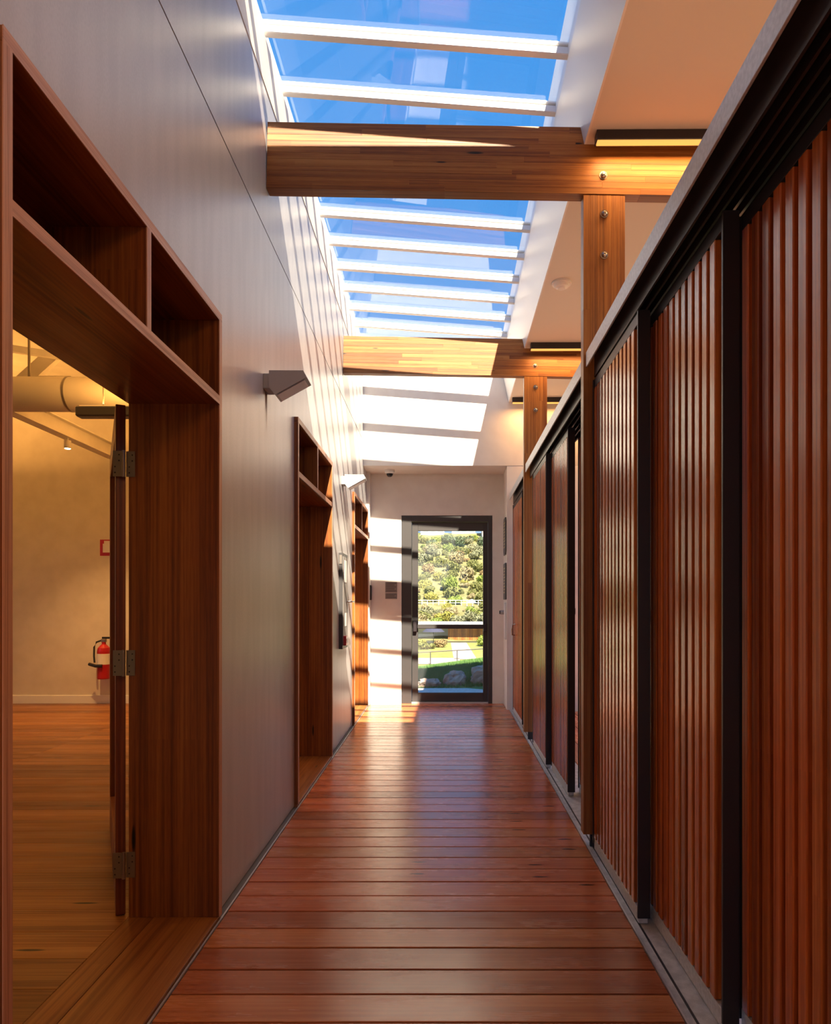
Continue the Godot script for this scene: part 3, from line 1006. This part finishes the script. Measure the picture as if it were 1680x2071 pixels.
func build_room_objects() -> void:
	# door leaf folded back into the hall, hinged on the far jamb of the nearest portal
	var dir := Vector3(-0.45, 0, -0.89).normalized()
	var face := Vector3.UP.cross(dir)
	var b := Basis(dir, Vector3.UP, face.normalized() * 1.0)
	if b.determinant() < 0:
		b.z = -b.z
	var o := thing("timber_door", "dark timber framed glass door folded open into the hall", "door", LT * Transform3D(b, P(-1.258, 0.018, 2.69)))
	var W := 1.17
	var T := 0.036
	var H := 2.02
	part(o, "stile", sp(Vector3(0, 0, -T / 2), Vector3(0.1, H, T / 2), 0.002, 1, roff()), M.door_timber)
	part(o, "stile", sp(Vector3(W - 0.1, 0, -T / 2), Vector3(W, H, T / 2), 0.002, 1, roff()), M.door_timber)
	part(o, "rail", sp(Vector3(0.1, H - 0.11, -T / 2), Vector3(W - 0.1, H, T / 2), 0.002, 0, roff()), M.door_timber)
	part(o, "rail", sp(Vector3(0.1, 0, -T / 2), Vector3(W - 0.1, 0.2, T / 2), 0.002, 0, roff()), M.door_timber)
	part(o, "glass_pane", sp(Vector3(0.1, 0.2, -0.003), Vector3(W - 0.1, H - 0.11, 0.003)), M.clear_glass)
	# hinges in the gap between leaf and jamb: one plate on each, knuckle between
	for y in [1.80, 1.017, 0.222]:
		var h := part(o, "hinge", MB_knuckle(), M.hinge_steel, LT_local(o, at(-1.236, y, 2.668)))
		part(h, "plate", sp(Vector3(0.006, -0.05, -0.001), Vector3(0.040, 0.05, 0.002)), M.hinge_steel, at(0, 0, 0.011))
		part(h, "plate", sp(Vector3(-0.042, -0.05, -0.001), Vector3(-0.006, 0.05, 0.002)), M.hinge_steel, at(0, 0, 0.002))
		for sy in [-0.035, -0.012, 0.012, 0.035]:
			for sx in [-0.026 + 0.008 * signf(sy), 0.024 + 0.006 * signf(sy)]:
				part(h, "screw", bx(Vector3(0.005, 0.005, 0.002), 0.0005), M.dark_steel, Transform3D(Basis.IDENTITY, Vector3(sx, sy, 0.0005 if sx < 0 else -0.0085)))
	# overhead services
	o = thing("air_duct", "large round cream air duct under the hall ceiling", "duct", LT * at(-1.3, 3.095, 6.0))
	var m := MB.new()
	m.tube([Vector3(-0.02, 0, 0), Vector3(-5.6, 0, 0)], 0.15, 32)
	part(o, "tube", m.mesh(), M.duct_metal)
	for x in [-1.93, -3.6]:
		var s := MB.new()
		s.tube([Vector3(x, 0, 0), Vector3(x - 0.018, 0, 0)], 0.154, 32)
		part(o, "strap", s.mesh(), M.hinge_steel)
	part(o, "plenum_box", sp(P(-2.0, 0.02, 0.1), P(-2.42, 0.20, 0.45), 0.004), M.duct_metal)
	part(o, "hanger_rod", sp(P(-2.30, 0.15, -0.006), P(-2.318, 0.855, 0.006)), M.hinge_steel)
	o = thing("roof_brace", "cream diagonal timber brace under the hall ceiling", "brace", LT * at(-3.95, 3.14, 6.45), "diagonal braces under the hall ceiling")
	m = MB.new()
	m.prism(PackedVector2Array([Vector2(-0.4, -0.05), Vector2(0.55, 0.81), Vector2(0.75, 0.81), Vector2(-0.2, -0.05)]), 0.0, -0.06)
	part(o, "brace", m.mesh(), M.cream_plaster)
	o = thing("roof_brace", "thin cream timber tie crossing above the round duct", "brace", LT * at(-4.0, 3.55, 6.25), "diagonal braces under the hall ceiling")
	m = MB.new()
	m.prism(PackedVector2Array([Vector2(-0.4, 0.09), Vector2(1.0, -0.12), Vector2(1.0, -0.06), Vector2(-0.4, 0.15)]), 0.0, -0.05)
	part(o, "brace", m.mesh(), M.cream_plaster)
	o = thing("steel_joist", "cream painted steel beam running under the hall ceiling to the end wall", "beam", LT * at(-4.0, 3.03, 0))
	m = MB.new()
	m.span(P(-0.06, 0, 6.2), P(0.06, 0.012, 8.43))
	m.span(P(-0.005, 0.012, 6.2), P(0.005, 0.16, 8.43))
	m.span(P(-0.06, 0.16, 6.2), P(0.06, 0.172, 8.43))
	part(o, "section", m.mesh(), M.cream_plaster)
	o = thing("spot_light", "small lit cream spotlight hanging under the hall steel beam", "spotlight", LT * at(-3.98, 3.03, 7.3))
	m = MB.new()
	m.lathe([Vector2(0.0001, -0.115), Vector2(0.032, -0.115), Vector2(0.035, -0.11), Vector2(0.035, -0.03), Vector2(0.012, -0.026), Vector2(0.012, 0.0)], 20)
	part(o, "housing", m.mesh(), M.cream_plaster)
	m = MB.new()
	m.lathe([Vector2(0.0001, -0.122), Vector2(0.026, -0.12), Vector2(0.03, -0.1155)], 20)
	part(o, "lamp_lens", m.mesh(), M.spot_lamp)
	var s := SpotLight3D.new()
	s.name = "hall_spot"
	s.light_color = Color(1.0, 0.74, 0.42)
	s.light_energy = 5.0
	s.spot_angle = 48
	s.spot_range = 14
	s.light_size = 0.03
	s.shadow_enabled = true
	add_child(s)
	s.transform = LT * at(-3.98, 2.89, 7.3) * Transform3D(Basis(Vector3.RIGHT, -PI / 2), Vector3.ZERO)
	o = thing("pendant_light", "dark grey line pendant light hanging beside the round duct", "pendant light", LT * at(-2.89, 2.74, 5.45))
	part(o, "housing", sp(P(0, 0.0, -0.05), P(1.35, 0.085, 0.05), 0.012), M.pendant_grey)
	part(o, "light_slot", sp(P(0.03, 0.085, -0.035), P(1.32, 0.09, 0.035)), M.warm_tube)
	part(o, "hanger_rod", sp(P(0.2, 0.085, -0.004), P(0.208, 1.21, 0.004)), M.hinge_steel)
	part(o, "hanger_rod", sp(P(1.1, 0.085, -0.004), P(1.108, 1.21, 0.004)), M.hinge_steel)
	# the hall's uplights: line pendants that light its ceiling
	for q in [[-2.2, 5.45], [-2.5, 7.2], [-5.55, 7.2], [-4.9, 1.5]]:
		var a := AreaLight3D.new()
		a.name = "hall_uplight"
		a.area_size = Vector2(1.25, 0.07)
		a.light_color = Color(1.0, 0.70, 0.34)
		a.light_energy = 3.5
		a.area_range = 14.0
		a.shadow_enabled = true
		add_child(a)
		a.transform = LT * at(q[0], 2.85, q[1]) * Transform3D(Basis(Vector3.RIGHT, PI / 2), Vector3.ZERO)
	for q in [[-3.1, 7.2], [-6.15, 7.2], [-5.5, 1.5]]:
		o = thing("pendant_light", "dark grey line pendant light out in the hall", "pendant light", LT * at(q[0], 2.74, q[1]), "line pendants out in the hall")
		part(o, "housing", sp(P(0, 0.0, -0.05), P(1.35, 0.085, 0.05), 0.012), M.pendant_grey)
		part(o, "light_slot", sp(P(0.03, 0.085, -0.035), P(1.32, 0.09, 0.035)), M.warm_tube)
		part(o, "hanger_rod", sp(P(0.2, 0.085, -0.004), P(0.208, 1.21, 0.004)), M.hinge_steel)
	# fire extinguisher and its sign on the hall end wall
	o = thing("fire_extinguisher", "red fire extinguisher with a black hose on the hall wall", "extinguisher", LT * at(-4.10, 0.33, 8.33))
	m = MB.new()
	m.lathe([Vector2(0.0001, 0.0), Vector2(0.07, 0.0), Vector2(0.077, 0.012), Vector2(0.077, 0.34), Vector2(0.068, 0.38), Vector2(0.04, 0.41), Vector2(0.024, 0.425), Vector2(0.024, 0.45), Vector2(0.0001, 0.45)], 28)
	part(o, "cylinder", m.mesh(), M.red_enamel)
	m = MB.new()
	m.lathe([Vector2(0.0776, 0.18), Vector2(0.0776, 0.31)], 28)
	part(o, "white_label", m.mesh(), M.white_print)
	part(o, "valve", sp(Vector3(-0.028, 0.45, -0.02), Vector3(0.028, 0.49, 0.02), 0.004), M.hinge_steel)
	part(o, "lever", sp(Vector3(-0.02, 0.49, -0.012), Vector3(0.11, 0.515, 0.012), 0.003), M.black_plastic)
	m = MB.new()
	m.tube([Vector3(-0.03, 0.47, 0), Vector3(-0.085, 0.45, 0.01), Vector3(-0.108, 0.39, 0.02), Vector3(-0.105, 0.28, 0.03), Vector3(-0.098, 0.2, 0.03)], 0.011)
	part(o, "hose", m.mesh(), M.black_rubber)
	m = MB.new()
	m.tube([Vector3(-0.15, 0.185, 0.055), Vector3(-0.06, 0.165, 0.085), Vector3(0.02, 0.165, 0.085)], 0.02)
	part(o, "nozzle", m.mesh(), M.black_plastic)
	o = thing("extinguisher_sign", "red and white extinguisher sign on the hall wall above the extinguisher", "sign", LT * at(-4.20, 1.845, 8.436))
	part(o, "plate", sp(P(0, 0, 0), P(0.15, 0.2, 0.004)), M.red_enamel)
	m = MB.new()
	m.span(P(0.035, 0.04, -0.001), P(0.12, 0.15, 0.0))
	m.span(P(0.05, 0.15, -0.001), P(0.12, 0.185, 0.0))
	part(o, "pictogram", m.mesh(), M.white_print)


func MB_knuckle() -> ArrayMesh:
	var m := MB.new()
	m.tube([Vector3(0, -0.052, 0), Vector3(0, 0.052, 0)], 0.0065, 12)
	return m.mesh()


func LT_local(o: Node3D, t: Transform3D) -> Transform3D:
	return o.transform.affine_inverse() * LT * t


# ---------------------------------------------------------------- outside
func ground_y(x: float, d: float) -> float:
	# height of the land beyond the door
	var prof := [[8.6, -0.10], [9.6, -0.06], [11.0, 0.0], [13.2, 0.06], [15.0, -0.12], [30.0, -1.75], [62.0, -4.45], [82.0, -4.6], [104.0, -4.7], [112.0, -3.8], [148.0, 0.75], [154.0, 0.9], [262.0, 28.5], [330.0, 33.0]]
	var y: float = prof[-1][1]
	for i in prof.size() - 1:
		if d < prof[i + 1][0]:
			var f: float = clampf((d - prof[i][0]) / (prof[i + 1][0] - prof[i][0]), 0, 1)
			y = lerpf(prof[i][1], prof[i + 1][1], f)
			break
	var tilt := 0.14 * clampf((d - 9.2) / 2.0, 0, 1) * clampf((20.0 - d) / 6.0, 0, 1)
	return y + clampf(x, -4.0, 6.0) * tilt


func ground_strip(d0: float, d1: float, nd: int, x0: float, x1: float, nx: int, up := 0.0, rough := 0.0) -> ArrayMesh:
	var f := FastNoiseLite.new()
	f.seed = 4
	f.frequency = 0.08
	var m := MB.new()
	var p := []
	for i in nd + 1:
		var row := []
		for j in nx + 1:
			var d := lerpf(d0, d1, float(i) / nd)
			var x := lerpf(x0, x1, float(j) / nx)
			row.append(P(x, ground_y(x, d) + up + f.get_noise_2d(x, d) * rough, d))
		p.append(row)
	for i in nd:
		for j in nx:
			m.quad(p[i][j], p[i][j + 1], p[i + 1][j + 1], p[i + 1][j])
	return m.mesh()


func bush_mesh(sd: int, count: int, leaf: float, lumps: int) -> ArrayMesh:
	# leaves on the surfaces of several overlapping lumps, radius about 1, standing on y = 0
	var r := RandomNumberGenerator.new()
	r.seed = sd
	var c := []
	for i in lumps:
		var a := r.randf() * TAU
		var q := r.randf_range(0.1, 0.62)
		c.append([Vector3(cos(a) * q, r.randf_range(0.25, 0.85), sin(a) * q), r.randf_range(0.28, 0.5)])
	var m := MB.new()
	for i in count:
		var l: Array = c[r.randi() % lumps]
		var z := r.randf_range(-0.75, 1.0)
		var a := r.randf() * TAU
		var n := Vector3(cos(a) * sqrt(1 - z * z), z, sin(a) * sqrt(1 - z * z))
		var pos: Vector3 = l[0] + n * l[1] * r.randf_range(0.78, 1.08)
		pos.y = maxf(pos.y, 0.02)
		var axis := (n + Vector3(r.randf_range(-1, 1), r.randf_range(-1, 1), r.randf_range(-1, 1)) * 0.8).normalized()
		var s := axis.cross(Vector3(r.randf_range(-1, 1), 1, r.randf_range(-1, 1))).normalized()
		var u := s.cross(axis).normalized()
		var w := leaf * r.randf_range(0.6, 1.3)
		var tip := pos + u * w + axis * w * 0.25
		var base := pos - u * w
		m.tri(base, pos + s * w * 0.55, tip)
		m.tri(base, tip, pos - s * w * 0.55)
	return m.mesh()


func rock_mesh(sd: int) -> ArrayMesh:
	var f := FastNoiseLite.new()
	f.seed = sd
	f.frequency = 0.9
	var m := MB.new()
	var nu := 22
	var nv := 14
	var pt := func(i: int, j: int) -> Vector3:
		var a := TAU * i / nu
		var b := PI * j / nv
		var n := Vector3(cos(a) * sin(b), cos(b), sin(a) * sin(b))
		var q := 1.0 + f.get_noise_3dv(n * 1.3) * 0.55 + f.get_noise_3dv(n * 4.0) * 0.12
		var p := n * q
		return Vector3(signf(p.x) * pow(absf(p.x), 0.8), signf(p.y) * pow(absf(p.y), 0.75), signf(p.z) * pow(absf(p.z), 0.8))
	for i in nu:
		for j in nv:
			var a: Vector3 = pt.call(i, j)
			var b: Vector3 = pt.call((i + 1) % nu, j)
			var c: Vector3 = pt.call((i + 1) % nu, j + 1)
			var e: Vector3 = pt.call(i, j + 1)
			m.tri(a, b, c)
			m.tri(a, c, e)
	return m.mesh()


func build_outside() -> void:
	# land
	var o := struct("ground", "grassy land falling away from the door to a valley and hillside", "ground")
	part(o, "lawn_soil", ground_strip(8.7, 15.0, 14, -9.0, 14.0, 12, -0.012), M.lawn_soil)
	part(o, "meadow", ground_strip(15.0, 104.0, 24, -40.0, 50.0, 18, -0.012, 0.0), M.meadow)
	part(o, "hillside", ground_strip(104.0, 330.0, 40, -90.0, 90.0, 30, -0.012, 0.8), M.hill_soil)
	o = struct("ground", "brown mulched garden ground beyond the verandah on the screen side", "ground")
	part(o, "earth", sp(P(2.75, -0.3, -14.0), P(40.0, -0.06, 8.7)), M.bark_mulch)
	o = struct("floor", "pale concrete step just outside the glass door", "floor")
	part(o, "slab", sp(P(-1.6, -0.14, END_D + 0.2), P(2.2, -0.02, 10.2), 0.01), M.concrete)
	# grass blades on the shaded lawn
	var g := MultiMesh.new()
	g.transform_format = MultiMesh.TRANSFORM_3D
	var bm := MB.new()
	for k in 7:
		var a := TAU * k / 7.0 + 0.3 * k
		var q := Vector3(cos(a), 0, sin(a))
		var c := q * 0.02
		bm.tri(c - q.cross(Vector3.UP) * 0.004, c + q.cross(Vector3.UP) * 0.004, c + q * 0.018 + Vector3.UP * 0.055)
	g.mesh = bm.mesh()
	g.instance_count = 26000
	for i in g.instance_count:
		var d := rng.randf_range(10.25, 15.6)
		var x := rng.randf_range(-2.2, 2.9)
		g.set_instance_transform(i, Transform3D(Basis(Vector3.UP, rng.randf() * TAU).scaled(Vector3.ONE * rng.randf_range(0.6, 1.25)), P(x, ground_y(x, d) - 0.012, d)))
	var gi := MultiMeshInstance3D.new()
	gi.name = "lawn_grass"
	gi.multimesh = g
	gi.material_override = M.blade_green
	gi.set_meta("label", "short green grass of the lawn outside the glass door")
	gi.set_meta("category", "grass")
	gi.set_meta("kind", "stuff")
	add_child(gi)
	# boulders by the step
	var rocks := [[-0.24, 10.55, 0.19, 0.09, "low sandy boulder half in the sun outside the door"], [0.18, 10.6, 0.20, 0.14, "rounded pinkish boulder in the middle of the row outside the door"], [0.66, 10.55, 0.25, 0.18, "grey sloping boulder at the frame side of the row outside the door"],
		[-0.85, 10.6, 0.3, 0.17, "brown boulder standing well aside of the door frame"], [1.35, 10.6, 0.32, 0.22, "large grey boulder out past the white wall corner"]]
	for i in rocks.size():
		var q: Array = rocks[i]
		o = thing("boulder", q[4], "boulder", Transform3D(Basis(Vector3.UP, i * 1.3), P(q[0], ground_y(q[0], q[1]) + q[3] * 0.35, q[1])), "boulders outside the door")
		part(o, "stone", rock_mesh(60 + i), M.boulder, Transform3D(Basis.from_scale(Vector3(q[2], q[3], q[2] * 0.8)), Vector3.ZERO))
	# handrail along the path
	o = thing("handrail", "thin dark metal handrail on posts below the lawn", "handrail", at(0, 0, 62))
	var m := MB.new()
	m.tube([P(-9.0, ground_y(0, 62) + 0.85, 0.0), P(14.0, ground_y(0, 62) + 1.75, 6.0)], 0.05, 8)
	part(o, "rail", m.mesh(), M.charcoal_metal)
	for k in 10:
		var f := k / 9.0
		var p := P(-8.9 + 22.8 * f, ground_y(0, 62) + 0.85 + 0.9 * f, 6.0 * f)
		part(o, "post", sp(p + Vector3(-0.045, -1.2 - 0.5 * f, -0.045), p + Vector3(0.045, 0, 0.045)), M.charcoal_metal)
	# path, kiosk, timber fence
	o = struct("path", "pale winding path across the valley lawn", "path")
	part(o, "paving", ground_strip(70.0, 103.0, 10, 1.0, 3.4, 3, 0.02), M.pale_paving)
	part(o, "paving", ground_strip(64.0, 72.0, 4, -6.0, 1.6, 4, 0.02), M.pale_paving)
	o = thing("kiosk", "low timber kiosk with a flat pale roof across the valley", "building", at(0, -4.7, 106))
	part(o, "roof", sp(P(-7.0, 2.75, -2.0), P(9.0, 2.95, 8.0)), M.roof_pale)
	part(o, "roof_patch", sp(P(-6.5, 2.95, -1.0), P(2.4, 3.0, 8.0)), M.roof_grey)
	for k in 26:
		part(o, "wall_board", sp(P(0.6 + 0.3 * k, 0.0, 0.0), P(0.88 + 0.3 * k, 2.75, 0.1)), M["room_timber_%d" % (k % 4)])
	part(o, "back_wall", sp(P(-6.5, 0, 3.0), P(8.6, 2.75, 3.2)), M.render_white)
	o = thing("market_umbrella", "dark navy parasol standing beside the timber kiosk", "umbrella", at(-1.6, -4.7, 101.5))
	m = MB.new()
	m.lathe([Vector2(1.7, 1.75), Vector2(1.2, 2.15), Vector2(0.5, 2.5), Vector2(0.0001, 2.6)], 10)
	part(o, "canopy", m.mesh(), M.navy_cloth)
	m = MB.new()
	m.tube([Vector3(0, -0.05, 0), Vector3(0, 2.55, 0)], 0.04)
	part(o, "pole", m.mesh(), M.charcoal_metal)
	# white picket rail along the foot of the hill
	o = thing("white_fence", "white post and rail fence along the foot of the bushy hill", "fence", at(0, 0.78, 150))
	for k in 34:
		part(o, "post", sp(P(-20.0 + 1.25 * k, -0.3, 0), P(-19.91 + 1.25 * k, 1.3, 0.09)), M.white_paint)
	for y in [0.62, 1.18]:
		part(o, "rail", sp(P(-20.0, y, -0.04), P(22.0, y + 0.075, 0.0)), M.white_paint)
	o = thing("beach_umbrella", "pale blue parasol in front of the white fence", "umbrella", at(6.0, 0.5, 147))
	m = MB.new()
	m.lathe([Vector2(1.0, 0.95), Vector2(0.6, 1.5), Vector2(0.0001, 1.75)], 10)
	part(o, "canopy", m.mesh(), M.blue_cloth)
	m = MB.new()
	m.tube([Vector3(0, -0.2, 0), Vector3(0, 1.7, 0)], 0.03)
	part(o, "pole", m.mesh(), M.white_paint)
	# houses on the ridge
	var hs := [[-9.0, 258.0, 9.0, 6.0, "cream house on the ridge above the bushes"], [3.0, 262.0, 9.0, 5.2, "low white house on the ridge behind the tree tops"], [14.2, 252.0, 7.0, 9.0, "white house with a blue window wall on the ridge"]]
	for i in 3:
		var q: Array = hs[i]
		o = thing("hill_house", q[4], "house", at(q[0], ground_y(q[0], q[1]) - 1.5, q[1]), "houses on the ridge")
		part(o, "walls", sp(P(0, 0, 0), P(q[2], q[3], 8.0)), M.render_white)
		part(o, "roof", sp(P(-0.4, q[3], -0.5), P(q[2] + 0.4, q[3] + 0.5, 8.5)), M.roof_pale)
		for k in 3:
			part(o, "window", sp(P(0.8 + k * q[2] / 3.2, q[3] - 3.2, -0.05), P(0.8 + k * q[2] / 3.2 + q[2] * 0.24, q[3] - 0.8, 0.02)), M.window_blue)
	build_bushes()


func build_bushes() -> void:
	var protos := []
	for i in 5:
		protos.append(bush_mesh(500 + i, 950, 0.105, 6 + i % 3))
	# [x, d, radius, height factor, leaf, label]
	var kinds := {
		"leaf_olive": "olive green shrub", "leaf_lime": "bright lime green shrub", "leaf_sage": "grey sage-leaved shrub", "leaf_deep": "deep blue-green shrub",
		"leaf_straw": "straw coloured dry shrub", "leaf_rust": "rusty brown shrub", "leaf_gold": "golden yellow-green shrub"}
	var rows := [
		# first on the slope under the fence
		[117.5, 139.0, 60, ["leaf_gold", "leaf_straw", "leaf_lime", "leaf_sage", "leaf_olive"], -12.0, 15.0, 1.5, 2.8, "on the slope below the white fence"],
		[154.0, 180.0, 60, ["leaf_olive", "leaf_lime", "leaf_straw", "leaf_olive", "leaf_gold"], -14.0, 18.0, 2.0, 3.4, "just above the white fence"],
		[180.0, 220.0, 85, ["leaf_straw", "leaf_olive", "leaf_sage", "leaf_rust", "leaf_sage", "leaf_olive"], -18.0, 24.0, 2.4, 4.2, "halfway up the hill"],
		[220.0, 245.0, 85, ["leaf_olive", "leaf_sage", "leaf_lime", "leaf_deep", "leaf_olive", "leaf_lime"], -22.0, 28.0, 2.4, 4.6, "high on the hill under the ridge"],
	]
	rng.seed = 77
	var placed := []
	for r in rows:
		var tries := 0
		var made := 0
		while made < r[2] and tries < 5000:
			tries += 1
			var small := tries > 2500
			var d := rng.randf_range(r[0], r[1])
			var x := rng.randf_range(r[4], r[5])
			var s := rng.randf_range(r[6], r[7]) * (0.55 if small else 1.0)
			var clear := true
			for q in placed:
				if Vector2(x - q[0], d - q[1]).length() < (s + q[2]) * 0.95:
					clear = false
					break
			if not clear:
				continue
			placed.append([x, d, s])
			made += 1
			var leaf: String = r[3][rng.randi() % r[3].size()]
			var o := thing("hill_shrub", kinds[leaf] + " " + r[8], "shrub", Transform3D(Basis(Vector3.UP, rng.randf() * TAU), P(x, ground_y(x, d) - 0.15 * s, d)), kinds[leaf] + "s " + r[8])
			part(o, "foliage", protos[rng.randi() % 5], M[leaf], Transform3D(Basis.from_scale(Vector3(s, s * rng.randf_range(0.75, 1.05), s)), Vector3.ZERO))
	var near := [[-4.2, 96.0, 2.0, "leaf_gold", "golden low shrub on the valley lawn by the navy parasol"], [-0.6, 92.0, 1.5, "leaf_rust", "rust brown low shrub on the valley lawn before the path"], [5.5, 95.0, 2.1, "leaf_lime", "lime green shrub beside the pale path across the valley"], [-2.4, 88.0, 1.6, "leaf_olive", "olive shrub on the valley lawn below the parasol"], [7.4, 90.0, 1.8, "leaf_olive", "olive shrub at the far side of the pale path"]]
	for q in near:
		var o := thing("valley_shrub", q[4], "shrub", P_tr(q[0], ground_y(q[0], q[1]) - 0.1, q[1]))
		part(o, "foliage", protos[rng.randi() % 5], M[q[3]], Transform3D(Basis.from_scale(Vector3(q[2], q[2] * 0.6, q[2])), Vector3.ZERO))
	# garden beyond the screens
	for k in 9:
		var d := -4.0 + k * 3.1
		var leaf: String = ["leaf_gold", "leaf_lime", "leaf_olive"][k % 3]
		var x := 5.0 + rng.randf_range(-0.4, 0.5)
		var o := thing("garden_shrub", kinds[leaf] + " growing in the garden beyond the slat screens", "shrub", P_tr(x, -0.08, d), kinds[leaf] + "s beyond the screens")
		part(o, "foliage", protos[k % 5], M[leaf], Transform3D(Basis.from_scale(Vector3(1.45, 2.1, 1.45)), Vector3.ZERO))


func P_tr(x: float, y: float, d: float) -> Transform3D:
	return Transform3D(Basis(Vector3.UP, rng.randf() * TAU), P(x, y, d))
